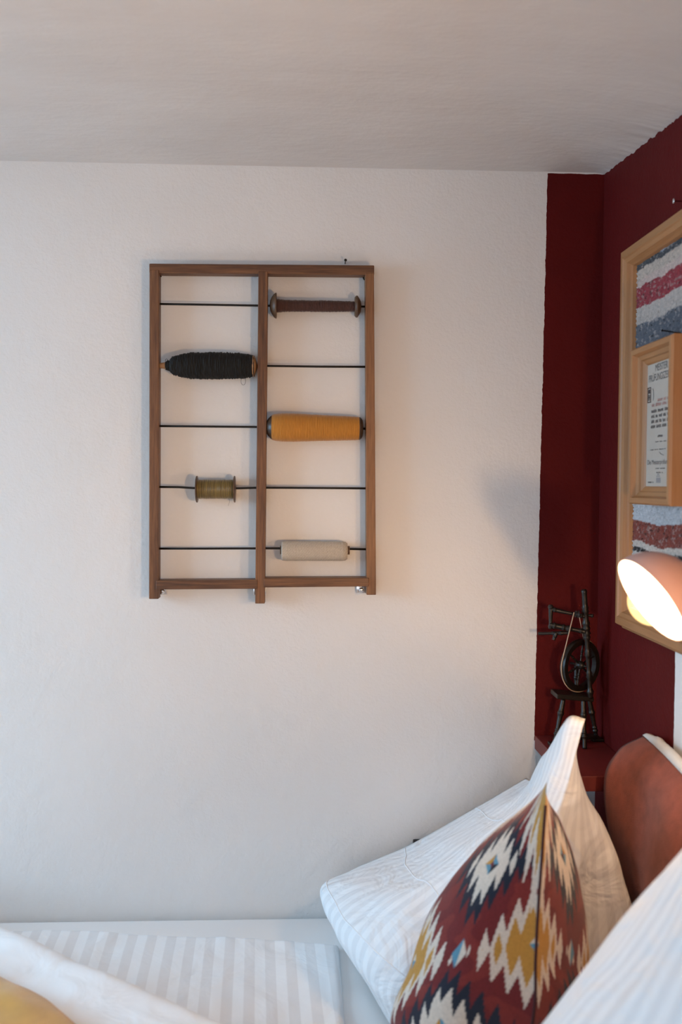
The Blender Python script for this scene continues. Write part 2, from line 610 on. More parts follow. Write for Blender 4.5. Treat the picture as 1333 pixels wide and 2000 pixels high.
setp(o, 'blurred white pillow nearest the camera at the lower right', 'pillow', 'white bed pillows')

# ---- terracotta cushion against the red wall
M_TERRA = plain('terracotta_linen', (0.235, 0.060, 0.036), 0.9, var=0.16, vscale=45, bstr=0.5, bscale=420, sheen=0.06)
M_CREAM = plain('cream_cotton_backing', (0.72, 0.66, 0.58), 0.85, var=0.05)
Yt = -.345
tip = at(1257, 1437, Yt)
TF = [
    [tip, (.655, -.48, 1.052), (.652, -.62, 1.040), (.652, -.82, 1.04)],
    [at(1207, 1468, Yt), (.622, -.48, 1.00), (.610, -.62, .985), (.620, -.83, .99)],
    [at(1180, 1545, Yt - .005), (.607, -.48, .87), (.590, -.62, .85), (.605, -.84, .86)],
    [(.622, -.36, .72), (.618, -.48, .70), (.592, -.62, .69), (.605, -.84, .70)],
    [(.632, -.36, .575), (.630, -.48, .562), (.628, -.62, .562), (.630, -.82, .575)],
]
TB = [
    [(.664, -.49, .98), (.664, -.63, .96)],
    [(.668, -.49, .86), (.668, -.63, .84)],
    [(.663, -.49, .70), (.663, -.63, .69)],
]
V, F, uv, prm, G, idx = pillow_geo(TF, TB, 48, 40, 0.5, 0.45, 0.006, 9, 21)
root = empty('cushion', (0.62, -0.60, BZ), 'terracotta linen cushion leaning on the burgundy wall', 'cushion')
mesh('cover', V, F, M_TERRA, root, uv=uv)
pts = [Vector(V[idx[0, 0, b]]) for b in range(40)]
m = MB()
vv, ff = [], []
for k, p in enumerate(pts):
    t = k / 39
    wd = 0.004 + 0.013 * min(1, t * 5) + 0.0025 * noise.noise(p * 60)
    q = [p + Vector((-0.001, 0, 0.001)), p + Vector((0.006, 0, wd)), p + Vector((0.014, 0, wd * .8)), p + Vector((0.011, 0, -0.012))]
    vv += q
for k in range(39):
    for i in range(4):
        j = (i + 1) % 4
        ff.append((k * 4 + i, k * 4 + j, k * 4 + 4 + j, k * 4 + 4 + i))
ff += [(0, 1, 2, 3), (39 * 4 + 3, 39 * 4 + 2, 39 * 4 + 1, 39 * 4)]
o = mesh('backing_edge', vv, ff, M_CREAM, root)
o['label'] = 'frayed cream edge strip'

# ---- kilim patterned cushion
KY0, KY1 = -.755, -.56
def kfar(px, py): return at(px, py, -.545)
sb = at(1030, 1999, -.80)
KF = [
    [at(1069, 1527, KY0), at(1060, 1541, -.70), at(1050, 1556, -.64), at(1046, 1572, -.59), kfar(1046, 1590)],
    [at(1061, 1640, KY0 - .01), at(985, 1640, -.715), at(938, 1650, -.64), at(940, 1668, -.58), kfar(985, 1690)],
    [at(1053, 1755, KY0 - .02), at(930, 1765, -.735), at(852, 1770, -.65), at(862, 1785, -.58), kfar(930, 1800)],
    [at(1047, 1870, KY0 - .03), at(890, 1885, -.745), at(806, 1885, -.655), at(822, 1895, -.585), kfar(900, 1905)],
    [at(1040, 2000, KY0 - .04), at(860, 2010, -.75), at(768, 2010, -.66), at(790, 2010, -.59), kfar(880, 2010)],
    [(.300, -.79, .565), (.255, -.75, .560), (.215, -.68, .560), (.205, -.60, .560), (.230, -.545, .565)],
]
KB = [
    [at(1092, 1620, -.70), at(1112, 1640, -.645), at(1085, 1665, -.59)],
    [at(1112, 1765, -.72), at(1141, 1775, -.65), at(1085, 1795, -.59)],
    [at(1116, 1885, -.73), at(1149, 1890, -.655), at(1075, 1905, -.59)],
    [at(1110, 2000, -.735), at(1140, 2005, -.66), at(1060, 2005, -.59)],
]
V, F, uv, prm, G, idx = pillow_geo(KF, KB, 300, 240, 0.5, 0.45, 0.004, 9, 31)
def tri(x):
    x = x % 1.0
    return 1 - abs(2 * x - 1)
K_RED, K_RED2 = (0.155, 0.018, 0.019), (0.20, 0.026, 0.022)
K_NAVY, K_IVORY, K_GOLD, K_BLUE = (0.016, 0.020, 0.034), (0.66, 0.57, 0.48), (0.50, 0.245, 0.045), (0.10, 0.26, 0.36)
def motif(ds, dt, A_, B_, n, a0, b0):
    a, b = abs(ds) / A_, abs(dt) / B_
    # vertical teeth: one sharp tooth per column, shrinking to the side
    k = a * n
    tooth = abs((k % 1.0) - 0.5) * 2
    return b + a * 0.78 + 0.42 * tooth
def kilim(s, u_, v_):
    t = u_
    sg = v_ if s == 0 else v_
    g = (int(t * 150) * 0.37 + int(sg * 40) * .11) % 1
    col = K_RED if (noise.noise(Vector((t * 14, sg * 9, s * 5))) < 0.05) else K_RED2
    TP, SP = 0.535, 0.50
    for cs, ct, kind in ((0, 0.02, 'g'), (0, .02 + TP, 'g'), (0, .02 + 2 * TP, 'g'), (SP, .05 + TP, 'g'), (SP, 0.05, 'g'),
                         (SP / 2, .275, 'b'), (SP / 2, .275 + TP, 'b'), (SP * 1.5, .275, 'b'), (SP * 1.5, .275 + TP, 'b')):
        ds, dt = sg - cs, t - ct
        if kind == 'g':
            if abs(ds) > .28 or abs(dt) > .5:
                continue
            f = motif(ds, dt, .172, .44 if ct < .05 else .215, 3.5, 0, 0)
            if abs(ds) < .020 and abs(dt) < .028:
                if abs(ds) / .020 + abs(dt) / .028 < 1:
                    return K_BLUE if dt > 0 else K_IVORY
            if f < .80:
                return K_GOLD
            if f < 1.10:
                return K_IVORY
        else:
            if abs(ds) > .30 or abs(dt) > .25:
                continue
            f = motif(ds, dt, .150, .185, 3.3, 0, 0)
            if abs(ds) < .04 and abs(dt) < .034:
                q = abs(ds) / .04 + abs(dt) / .034
                if q < 1:
                    return (K_BLUE if ds * dt > 0 else (K_GOLD if dt < 0 else K_NAVY)) if q > .3 else K_RED
            if f < .84:
                return K_IVORY
            if f < 1.20:
                return K_NAVY
    for cs, ct in ((SP / 2 + .005, .025 + TP), (SP / 2 + SP, .02 + TP)):
        ds, dt = sg - cs, t - ct
        if abs(ds) / .030 + abs(dt) / .046 < 1:
            return K_BLUE if ds > 0 else K_IVORY
    return col
cols = np.ones((len(V), 4), dtype=np.float32)
for k, (s, u_, v_) in enumerate(prm):
    cols[k, :3] = kilim(s, u_, v_)
root = empty('cushion', (0.30, -0.67, BZ), 'kilim patterned cushion in dark red, navy, ivory and mustard', 'cushion')
o = mesh('cover', V, F, attr_mat('kilim_weave'), root, uv=uv)
ca = o.data.color_attributes.new('col', 'FLOAT_COLOR', 'POINT')
ca.data.foreach_set('color', cols.ravel())
pts = [Vector(V[idx[0, a, 0]]) + Vector((0, -0.0005, 0)) for a in range(24, 299, 3)]
MB().tube(pts, 0.0022, 6).build('seam', plain('dark_red_seam', (0.045, 0.008, 0.009), 0.9), root)

# ---- duvet
FA, FD = Vector((-.568, -.34)), Vector((.448, -.33)).normalized()
FN = Vector((FD.y, -FD.x))
if FN.y > 0:
    FN = -FN
def duvet_h(x, y):
    s = (Vector((x, y)) - FA).dot(FN)
    fade = 1 - min(1, max(0, (x + 0.01) / 0.08))
    t = min(1, max(0, (s + .045) / .075))
    h = .016 + .135 * math.sqrt(max(0, 1 - (1 - t) ** 2)) * fade
    h += 0.006 * noise.noise(Vector((x * 9, y * 5, 1))) + 0.0025 * noise.noise(Vector((x * 22, y * 18, 4)))
    if t > 0:
        h += fade * t * 0.022 * noise.noise(Vector((s * 8, (x + y) * 3, 9)))
        h += fade * t * 0.004 * noise.noise(Vector((s * 34 + x * 6, x * 5, 2)))
    return max(h, .006)
def x_right(y):
    t = min(1, max(0, (-y - .72) / .25))
    return .082 - .30 * t * t * (3 - 2 * t)
NA, NB = 170, 190
V, F, uv = [], [], []
for a in range(NA):
    for b in range(NB):
        fb = b / (NB - 1)
        x0 = -1.36
        y_ = -1.73 * fb - .165 * (1 - fb)
        xr = x_right(y_)
        fa = a / (NA - 1)
        fa = 1 - (1 - fa) ** 1.25
        x = x0 + (xr - x0) * fa
        yf = -.082 - .083 * max(0, min(1, (x + .55) / .63)) - .004 * math.sin(x * 9)
        y = yf + (-1.73 - yf) * fb ** 1.15
        e = min((xr - x) / .016, (yf - y) / .016, 1)
        h = duvet_h(x, y) * (0.15 + .85 * math.sqrt(max(0, 1 - (1 - max(0, e)) ** 2)))
        V.append((x, y, BZ + .001 + h))
        fs = (Vector((x, y)) - FA).dot(FN)
        uv.append((x + .05 * y if fs < -.035 else .0315, y))
n0 = len(V)
for a in range(NA - 1):
    for b in range(NB - 1):
        F.append((a * NB + b, (a + 1) * NB + b, (a + 1) * NB + b + 1, a * NB + b + 1))
# flat underside joined along the rim
rim = [a * NB for a in range(NA)] + [(NA - 1) * NB + b for b in range(1, NB)] + [a * NB + NB - 1 for a in range(NA - 2, -1, -1)] + [b for b in range(NB - 2, 0, -1)]
for i in rim:
    v = V[i]
    V.append((v[0], v[1], BZ + .001)); uv.append(uv[i])
R_ = len(rim)
for k in range(R_):
    F.append((rim[k], rim[(k + 1) % R_], n0 + (k + 1) % R_, n0 + k))
F.append(tuple(n0 + k for k in range(R_)))
M_DUVET = stripe_cloth('white_damask_duvet', (0.90, 0.885, 0.875), (0.80, 0.77, 0.755), 0.042, 0, wrinkle=0.22, wscale=10)
o = mesh('duvet', V, F, M_DUVET, base=True, uv=uv)
setp(o, 'white striped duvet folded back diagonally on the bed', 'duvet')

# ---- mustard throw on the duvet
TA = Vector((-.500, -.592))
TD = Vector((.150, -.125)).normalized()
TN = Vector((TD.y, -TD.x))
if TN.y > 0:
    TN = -TN
V, F = [], []
NS, NT = 70, 60
def throw_pt(a, b, dz):
    s = -.55 + 1.15 * a / (NS - 1)
    t = .50 * b / (NT - 1)
    p = TA + TD * s + TN * (t - .030 * math.sin(max(0, min(1, (s + .15) / .4)) * math.pi))
    p.y = max(p.y, -1.70)
    return (p.x, p.y, BZ + .001 + duvet_h(p.x, p.y) + dz)
for dz in (0.020, 0.004):
    for a in range(NS):
        for b in range(NT):
            e = min(1, b / 3, a / 3, (NS - 1 - a) / 3, (NT - 1 - b) / 3)
            d_ = dz if dz < .01 else .007 + (dz - .007) * math.sqrt(max(0, 1 - (1 - e) ** 2))
            if dz > .01:
                d_ += .005 * noise.noise(Vector((a * .12, b * .2, 3)))
            V.append(throw_pt(a, b, d_))
n0 = NS * NT
for q in (0, n0):
    for a in range(NS - 1):
        for b in range(NT - 1):
            f = (q + a * NT + b, q + (a + 1) * NT + b, q + (a + 1) * NT + b + 1, q + a * NT + b + 1)
            F.append(f if q == 0 else f[::-1])
rim = [a * NT for a in range(NS)] + [(NS - 1) * NT + b for b in range(1, NT)] + [a * NT + NT - 1 for a in range(NS - 2, -1, -1)] + [b for b in range(NT - 2, 0, -1)]
for k in range(len(rim)):
    i, j = rim[k], rim[(k + 1) % len(rim)]
    F.append((i, j, n0 + j, n0 + i))
M_MUST = plain('mustard_wool', (0.56, 0.285, 0.045), 0.9, var=0.10, vscale=25, bstr=0.4, bscale=500, sheen=0.4)
o = mesh('throw_blanket', V, F, M_MUST, base=True)
setp(o, 'mustard yellow throw blanket lying over the folded duvet', 'blanket')

# ------------------------------------------------------------------ corner shelf
p = at(1045, 1436, 0)
SX, SZ = p.x, p.z
TH = SZ - at(1045, 1462, 0).z
o = MB().box((SX, -0.30, SZ - TH), (XR - .001, -0.001, SZ), 0.0012).build('corner_shelf', M_RED, smooth=False, base=True)
setp(o, 'burgundy painted wooden corner shelf below the miniature spinning wheel', 'shelf')

# ------------------------------------------------------------------ yarn rack on the wall
YB, YFr = -0.010, -0.042          # back and front of the wooden frame
def pxprism(quad, y0, y1, bevel=0.0014):
    """wooden bar: front face given by four points seen in the photo, straight back to y1"""
    f = [at(x, y, y0) for x, y in quad]
    b = [Vector((p.x, y1, p.z)) for p in f]
    return MB().hexa(f + b, bevel)
rk = at(513, 1170, -.026)
rack = empty('yarn_rack', (rk.x, -.026, rk.z), 'brown wooden wall rack with two columns of thin iron rods', 'rack')
pxprism([(292, 527), (310.5, 527), (309.5, 1170), (291, 1170)], YFr, YB).build('post', M_RACK_V, rack, smooth=False)
pxprism([(505, 530), (523.5, 530), (517.5, 1179), (498.5, 1179)], YFr - .001, YB).build('post', M_RACK_V, rack, smooth=False)
pxprism([(714, 533), (731, 533), (735, 1162), (716.5, 1162)], YFr, YB).build('post', M_RACK_V, rack, smooth=False)
pxprism([(291.5, 514.5), (731.5, 518), (731.5, 537), (291.5, 533)], YFr + .0018, YB, .0018).build('top_rail', M_RACK_H, rack, smooth=False)
pxprism([(304.5, 1134), (503, 1132.5), (503, 1150), (304.5, 1151.5)], YFr - .0035, YB + .004).build('bottom_rail', M_RACK_H, rack, smooth=False)
pxprism([(515.5, 1129.5), (721, 1128.5), (721, 1145.5), (515.5, 1147.5)], YFr - .0035, YB + .004).build('bottom_rail', M_RACK_H, rack, smooth=False)
YR = -0.026
rods = [
    [(300, 593.5), (400, 595), (514, 597), (600, 598), (724, 599)],
    [(300, 713.5), (400, 714), (514, 714.5), (620, 716), (724, 716.5)],
    [(300, 832), (400, 833), (512, 834), (620, 836), (726, 837.5)],
    [(300, 951), (350, 951.5), (384, 953.5), (459, 953.8), (509, 952.5), (610, 953), (726, 954)],
    [(300, 1071.5), (400, 1071.5), (509, 1071), (600, 1071), (726, 1073)],
]
for r in rods:
    MB().tube([at(x, y, YR) for x, y in r], 0.0024, 8).build('rod', M_ROD, rack)
# steel angle brackets under the bottom rails and small hooks under the top rail
for (cx, cy, sx) in ((318, 1155, 1), (706, 1152, -1)):
    c = at(cx, cy, -.006)
    m = MB().box((c.x - .011, -.0085, c.z - .007), (c.x + .009, -.0005, c.z + .012), .0006)
    m.lathe((c.x, -.0085, c.z), (c.x, -.02, c.z), [(0, .0055), (.0025, .0055), (.0035, .003), (.0036, .0005)], 20)
    m.build('bracket', M_STEEL, rack)
for (cx, cy) in ((497, 1157), (518.5, 1156)):
    c = at(cx, cy, -.03)
    MB().box((c.x - .0016, -.034, c.z - .006), (c.x + .0016, -.010, c.z + .012), .0005).build('bracket', M_STEEL, rack)
for (cx, cy) in ((312.5, 538), (710.5, 544)):
    c = at(cx, cy, -.016)
    MB().tube([c + Vector((0, 0, .010)), c, c + Vector((.0015, -.002, -.003)), c + Vector((.004, -.002, -.002))], .0016, 6).build('hook', M_ROD, rack)

def nail(base, d, ln, r, label, m, hr=None):
    base, d = Vector(base), Vector(d).normalized()
    hr = hr or r * 2.6
    o = MB().lathe(base, base + d, [(0, r * .6), (.002, r), (ln - .0025, r), (ln - .0022, hr), (ln - .0005, hr), (ln, hr * .6)], 14).build('nail', m, base=True)
    return setp(o, label, 'nail')
c = at(674.5, 514.8, -.0)
nail((c.x, .012, c.z - .001), (0, -1, .10), .036, .0012, 'small dark nail in the white wall above the yarn rack', M_ROD)

# ---- yarn spools on the rods
PXM = 2.074 / 1800
def spool(name, x0, x1, y0, y1, label):
    a, b = at(x0, y0, YR), at(x1, y1, YR)
    return empty(name, ((a.x + b.x) / 2, YR, (a.z + b.z) / 2), label, 'spool', 'yarn spools on the wall rack'), a, b
def P(a, b, x0, x1, px):
    return a + (b - a) * ((px - x0) / (x1 - x0))
def wound(prof, pitch, amp, rough=0.0, seed=0):
    """profile in px -> ridged winding; prof = [(px, r_px)]"""
    L_ = (prof[-1][0] - prof[0][0]) * PXM
    n = max(8, int(L_ / pitch * 4))
    out = []
    for k in range(n + 1):
        px = prof[0][0] + (prof[-1][0] - prof[0][0]) * k / n
        for q in range(len(prof) - 1):
            if prof[q][0] <= px <= prof[q + 1][0] + 1e-6:
                f = (px - prof[q][0]) / (prof[q + 1][0] - prof[q][0])
                r = prof[q][1] + (prof[q + 1][1] - prof[q][1]) * f
                break
        r = r * PXM + amp * math.sin(k * math.pi / 2) + amp * 1.2 * noise.noise(Vector((k * .33, seed, 0))) + amp * 1.5 * noise.noise(Vector((k * .07, seed, 5)))
        out.append(((px - prof[0][0]) * PXM, r, rough))
    out[0] = (out[0][0], out[0][1] * .9, rough)
    return out

def yarn(name, col, rough=.85, var=.25, sc=(600, 40, 40), sheen=.5):
    m, nt, b = mat(name)
    v = coords(nt, (sc[0], sc[1], sc[2]))
    f = noise_node(nt, v, 1.0, 3, .6)
    L(nt, ramp(nt, f, [(.3, tuple(c * (1 - var) for c in col)), (.7, tuple(min(1, c * (1 + var)) for c in col))]), b.inputs['Base Color'])
    b.inputs['Roughness'].default_value = rough
    b.inputs['Sheen Weight'].default_value = sheen
    b.inputs['Sheen Roughness'].default_value = .4
    return m

# brown bobbin with two flanges
r_, a, b = spool('flanged_bobbin', 527, 707, 597, 599, 'slim bobbin of dark brown yarn between two turned wooden flanges')
p = P(a, b, 527, 707, 540)
MB().lathe(p, p + (b - a), wound([(540, 13), (560, 11.3), (600, 10.8), (640, 11.0), (694, 9.8)], .0018, .00028, .0010), 28).build('yarn', yarn('brown_yarn', (0.062, 0.022, 0.014)), r_)
p = P(a, b, 527, 707, 527.5)
MB().lathe(p, p + (b - a), [(t * PXM, r * PXM) for t, r in ((0, 4), (1, 10), (3.5, 16), (7.5, 22), (11, 24.5), (12.8, 24.5), (13.2, 23), (13.2, 5))], 36).build('flange', M_BOBWOOD, r_, autosmooth=50)
p = P(a, b, 527, 707, 693)
MB().lathe(p, p + (b - a), [(t * PXM, r * PXM) for t, r in ((0, 5), (0, 18), (3, 21), (5.5, 21), (9, 16), (12, 10), (13, 3.5))], 36).build('flange', M_BOBWOOD, r_, autosmooth=50)

# black spool
r_, a, b = spool('yarn_pirn', 311, 504, 714, 715, 'fat spool of shaggy black yarn with light wooden ends')
p = P(a, b, 311, 504, 323)
MB().lathe(p, p + (b - a), wound([(323, 6.5), (325.5, 8.5), (331, 10), (336, 16.5), (350, 21), (372, 25), (420, 25.6), (468, 24.5), (488, 21.5), (494.5, 20)], .0022, .0005, .0026, 2), 40).build('yarn', yarn('black_yarn', (0.0065, 0.0062, 0.0056), var=.4, sheen=.03), r_)
p = P(a, b, 311, 504, 310)
MB().lathe(p, p + (b - a), [(t * PXM, r * PXM) for t, r in ((0, 4.5), (1, 5), (14, 6.6), (15, 5))], 24).build('tip', M_BOBLIGHT, r_, autosmooth=50)
p = P(a, b, 311, 504, 493.5)
MB().lathe(p, p + (b - a), [(t * PXM, r * PXM) for t, r in ((0, 6), (0, 20.5), (2.2, 20.8), (2.8, 20), (5.5, 15), (8, 8), (9.5, 3))], 32).build('cap', M_BOBLIGHT, r_, autosmooth=40)
lp = [at(470.5, 737, YR - .018)]
for k in range(13):
    th = -2.3 + k / 12 * 5.2
    lp.append(at(475.5 + 4.6 * math.sin(th), 744.5 - 0 + 7.5 * -math.cos(th) * -1, YR - .016))
lp.append(at(473.0, 736, YR - .020))
MB().tube(lp, .0004, 5).build('loose_thread', M_BLACK2, r_)
MB().tube([at(325.5 + 2.4 * math.sin(k), 704 + 2.8 * math.cos(k), YR) for k in np.linspace(0, 5.4, 12)], .0005, 5).build('loose_thread', M_BLACK2, r_)

# mustard spool
r_, a, b = spool('yarn_pirn', 522, 710, 834.5, 837, 'fat spool of smooth mustard yellow yarn with dark wooden ends')
p = P(a, b, 522, 710, 531)
MB().lathe(p, p + (b - a), wound([(531, 24), (538, 26.2), (552, 27.6), (575, 27.6), (620, 25.6), (680, 23.6), (700, 22.6), (702.5, 21.5)], .0016, .00018, .0004, 4), 48).build('yarn', yarn('mustard_yarn', (0.46, 0.185, 0.020), var=.10, sc=(500, 60, 60)), r_)
p = P(a, b, 522, 710, 521.5)
MB().lathe(p, p + (b - a), [(t * PXM, r * PXM) for t, r in ((0, 4), (.3, 13), (2, 16), (8, 22.5), (10.2, 23.3), (10.4, 6))], 36).build('cap', M_BOBDARK, r_, autosmooth=40)
p = P(a, b, 522, 710, 701)
MB().lathe(p, p + (b - a), [(t * PXM, r * PXM) for t, r in ((0, 6), (0, 22), (2, 22.5), (5, 20), (7.5, 16), (8.2, 12), (8.4, 4))], 36).build('cap', M_BOBDARK, r_, autosmooth=40)

# olive spool
r_, a, b = spool('thread_spool', 381.5, 462, 955.5, 955.5, 'short spool of shiny olive green thread with thin metal flanges')
p = P(a, b, 381.5, 462, 386)
MB().lathe(p, p + (b - a), wound([(386, 18.2), (400, 18.6), (456.5, 18.4)], .0022, .0005, .0003, 8), 40).build('thread', yarn('olive_thread', (0.175, 0.120, 0.032), .34, .85, (520, 6, 6), .1), r_)
for px in (382.2, 455.8):
    p = P(a, b, 381.5, 462, px)
    MB().lathe(p, p + (b - a), [(t * PXM, r * PXM) for t, r in ((0, 6), (0.3, 12), (1.5, 25), (2, 26), (3.6, 26), (4, 25), (4.8, 12), (5.5, 5))], 36).build('flange', M_BOBWOOD, r_, autosmooth=40)
MB().tube([at(447, 973, YR - .016), at(449, 979, YR - .016), at(446, 988, YR - .014)], .0003, 4).build('loose_thread', M_BOBDARK, r_)

# ecru spool
r_, a, b = spool('yarn_cone', 549, 684, 1076, 1076.5, 'cylindrical roll of ecru yarn wound on a brown core')
m_ecru, nt, bs = mat('ecru_yarn')
v = coords(nt)
wv = N(nt, 'ShaderNodeTexWave'); wv.inputs['Scale'].default_value = 260; wv.inputs['Distortion'].default_value = 3.5; wv.inputs['Detail'].default_value = 3
mp = coords(nt, (1.0, .35, .35), rot=(0, .55, 0)); L(nt, mp, wv.inputs['Vector'])
f = math_node(nt, 'ADD', math_node(nt, 'MULTIPLY', wv.outputs['Fac'], .5), math_node(nt, 'MULTIPLY', noise_node(nt, v, 420, 3), .5))
L(nt, ramp(nt, f, [(.25, (.33, .26, .19)), (.7, (.64, .55, .44))]), bs.inputs['Base Color'])
bs.inputs['Roughness'].default_value = .8; bs.inputs['Sheen Weight'].default_value = .3
bump(nt, bs, f, .5, .001)
p = P(a, b, 549, 684, 550)
MB().lathe(p, p + (b - a), [(0, 9 * PXM), (0, 15 * PXM)] + wound([(550.5, 17), (553, 18.8), (560, 19.4), (615, 19.4), (670, 19.2), (676, 18.2), (679.5, 15.5)], .0014, .00012, .0003, 6) + [(129.5 * PXM, 9 * PXM)], 48).build('yarn', m_ecru, r_)
p = P(a, b, 549, 684, 547.5) + Vector((0, 0, .002))
MB().lathe(p, p + (b - a), [(0, 6 * PXM), (.3 * PXM, 8.5 * PXM), (4 * PXM, 8.5 * PXM), (132 * PXM, 8.5 * PXM), (136 * PXM, 8.5 * PXM), (136 * PXM, 5 * PXM)], 24).build('core', M_BOBWOOD, r_, autosmooth=40)

# ------------------------------------------------------------------ framed weaving and certificate on the burgundy wall
def wall_frame(name, prof, y_far, y_near, z0, z1, x_wall, parent, part_v='stile', part_h='rail'):
    """four mitred mouldings; prof = closed polygon of (inset, height off the wall)"""
    W_, H_ = y_far - y_near, z1 - z0
    def pt(a, b_, h):
        return Vector((x_wall - h, y_far - a, z0 + b_))
    n = len(prof)
    for side in range(4):
        V = []
        for e in (0, 1):
            for (wd, h) in prof:
                if side == 0:   q = pt(wd if e == 0 else W_ - wd, wd, h)
                elif side == 1: q = pt(wd if e == 0 else W_ - wd, H_ - wd, h)
                elif side == 2: q = pt(wd, wd if e == 0 else H_ - wd, h)
                else:           q = pt(W_ - wd, wd if e == 0 else H_ - wd, h)
                V.append(q)
        F = [tuple(range(n)), tuple(range(2 * n - 1, n - 1, -1))]
        for i in range(n):
            j = (i + 1) % n
            F.append((i, j, n + j, n + i))
        mesh(part_h if side < 2 else part_v, V, F, M_PINE_H if side < 2 else M_PINE_V, parent, smooth=False)

XW = XR - .0015
far_t, far_b = at_x(1213, 492, XW - .030), at_x(1201, 1218, XW - .030)
yfar = (far_t.y + far_b.y) / 2
zt, zb = far_t.z, far_b.z
ynear = -.76
tap = empty('framed_weaving', (XW - .015, (yfar + ynear) / 2, zb), 'large light pine frame holding a striped rag weaving on the burgundy wall', 'picture')
wall_frame('frame', [(0, 0), (0, .010), (.002, .012), (.009, .012), (.010, .026), (.013, .030), (.028, .032), (.031, .029), (.038, .026), (.042, .019), (.045, .015), (.047, .008), (.047, 0)],
           yfar + .010, ynear - .010, zb - .010, zt + .010, XW, tap)
# the weaving: weft ridges with loose yarn colours
def zpx(y): return at_x(1240, y, XW - .008).z
bands = [(zpx(470), zpx(523), (0.36, 0.37, 0.42)), (zpx(523), zpx(534), (0.055, 0.06, 0.07)), (zpx(534), zpx(553), (0.55, 0.45, 0.38)), (zpx(553), zpx(567), (0.58, 0.44, 0.39)),
         (zpx(567), zpx(607), (0.30, 0.030, 0.045)), (zpx(607), zpx(640), (0.50, 0.43, 0.39)), (zpx(640), zpx(700), (0.10, 0.11, 0.135)),
         (zpx(700), zpx(760), (0.50, 0.44, 0.40)), (zpx(760), zpx(800), (0.30, 0.030, 0.045)), (zpx(800), zpx(900), (0.36, 0.37, 0.42)), (zpx(900), zpx(975), (0.10, 0.11, 0.135)),
         (zpx(975), zpx(1018), (0.50, 0.50, 0.52)), (zpx(1018), zpx(1058), (0.23, 0.045, 0.030)), (zpx(1058), zpx(1070), (0.58, 0.50, 0.44)), (zpx(1070), zpx(1079), (0.014, 0.013, 0.015)),
         (zpx(1079), zpx(1115), (0.58, 0.53, 0.48)), (zpx(1115), zpx(1160), (0.10, 0.11, 0.135)), (zpx(1160), zpx(1260), (0.50, 0.44, 0.40))]
ty0, ty1, tz0, tz1 = yfar - .035, ynear + .035, zb + .035, zt - .035
NY, NZ = 170, 330
V, F, cols = [], [], []
row = .0046
for a in range(NZ):
    z = tz0 + (tz1 - tz0) * a / (NZ - 1)
    for b in range(NY):
        y = ty0 + (ty1 - ty0) * b / (NY - 1)
        zz = z + .006 * noise.noise(Vector((y * 9, z * 2, 0))) + .004 * noise.noise(Vector((y * 30, z * 9, 4)))
        rk_ = math.floor(zz / row)
        h = .006 + .0026 * abs(math.sin(math.pi * zz / row)) + .0012 * math.sin(y / .0042 * math.pi + rk_ * math.pi) + .0022 * noise.noise(Vector((y * 90, zz * 160, 2)))
        V.append((XW - h, y, z))
        c = (.5, .45, .4)
        for zh, zl, cc in bands:
            if zl <= zz < zh:
                c = cc
        g = noise.noise(Vector((y * 130, rk_ * 3.1, 7)))
        k = 1 + .30 * g + .18 * noise.noise(Vector((y * 400, zz * 400, 1)))
        if c[0] < .31 and g > .28:
            c = tuple(.5 * q + .5 * w_ for q, w_ in zip(c, (.42, .36, .33)))
        if c[0] < .31 and g < -.42:
            c = tuple(q * .4 for q in c)
        if c[0] > .31 and g > .42:
            c = tuple(q * .6 for q in c)
        cols.append((*(max(0, q * k) for q in c), 1))
for a in range(NZ - 1):
    for b in range(NY - 1):
        F.append((a * NY + b, (a + 1) * NY + b, (a + 1) * NY + b + 1, a * NY + b + 1))
nb = len(V)
V += [(XW - .001, ty0, tz0), (XW - .001, ty1, tz0), (XW - .001, ty1, tz1), (XW - .001, ty0, tz1)]
cols += [(.4, .38, .36, 1)] * 4
F.append((nb, nb + 1, nb + 2, nb + 3))
o = mesh('weaving', V, F, attr_mat('rag_weave', .95, 700, .5), tap, recalc=False)
o['label'] = 'handwoven rag textile in grey, cream, red and black stripes'
ca = o.data.color_attributes.new('col', 'FLOAT_COLOR', 'POINT')
ca.data.foreach_set('color', np.array(cols, dtype=np.float32).ravel())

# certificate in its own deep pine frame hanging on the weaving
XC = XW - .0165
cl = at_x(1229.5, 835, XC - .040)
ct, cb = at_x(1231, 684, XC - .040), at_x(1228, 984, XC - .040)
cy_far = cl.y
cy_near = at_x(1303, 830, XC - .040).y - .016
PWD = .034
cert = empty('framed_certificate', (XC - .02, (cy_far + cy_near) / 2, cb.z), 'certificate in a small deep pine frame hanging on the striped weaving', 'picture')
wall_frame('frame', [(0, 0), (0, .036), (.003, .040), (.012, .040), (.014, .036), (.016, .031), (.023, .028), (.025, .024), (.031, .021), (PWD, .018), (PWD, 0)],
           cy_far, cy_near, cb.z, ct.z, XC, cert)
M_PAPER = plain('aged_paper', (0.47, 0.41, 0.35), .85, var=.06, vscale=14)
M_INK = plain('grey_black_ink', (0.085, 0.075, 0.075), .8)
M_PINK = plain('faded_red_ink', (0.48, 0.25, 0.22), .8)
py0, py1, pz0, pz1 = cy_far - PWD + .003, cy_near + PWD - .003, cb.z + PWD - .003, ct.z - PWD + .003
paper = MB().box((XC - .018, py1, pz0), (XC - .014, py0, pz1)).build('paper', M_PAPER, cert, smooth=False)
XT = XC - .0183
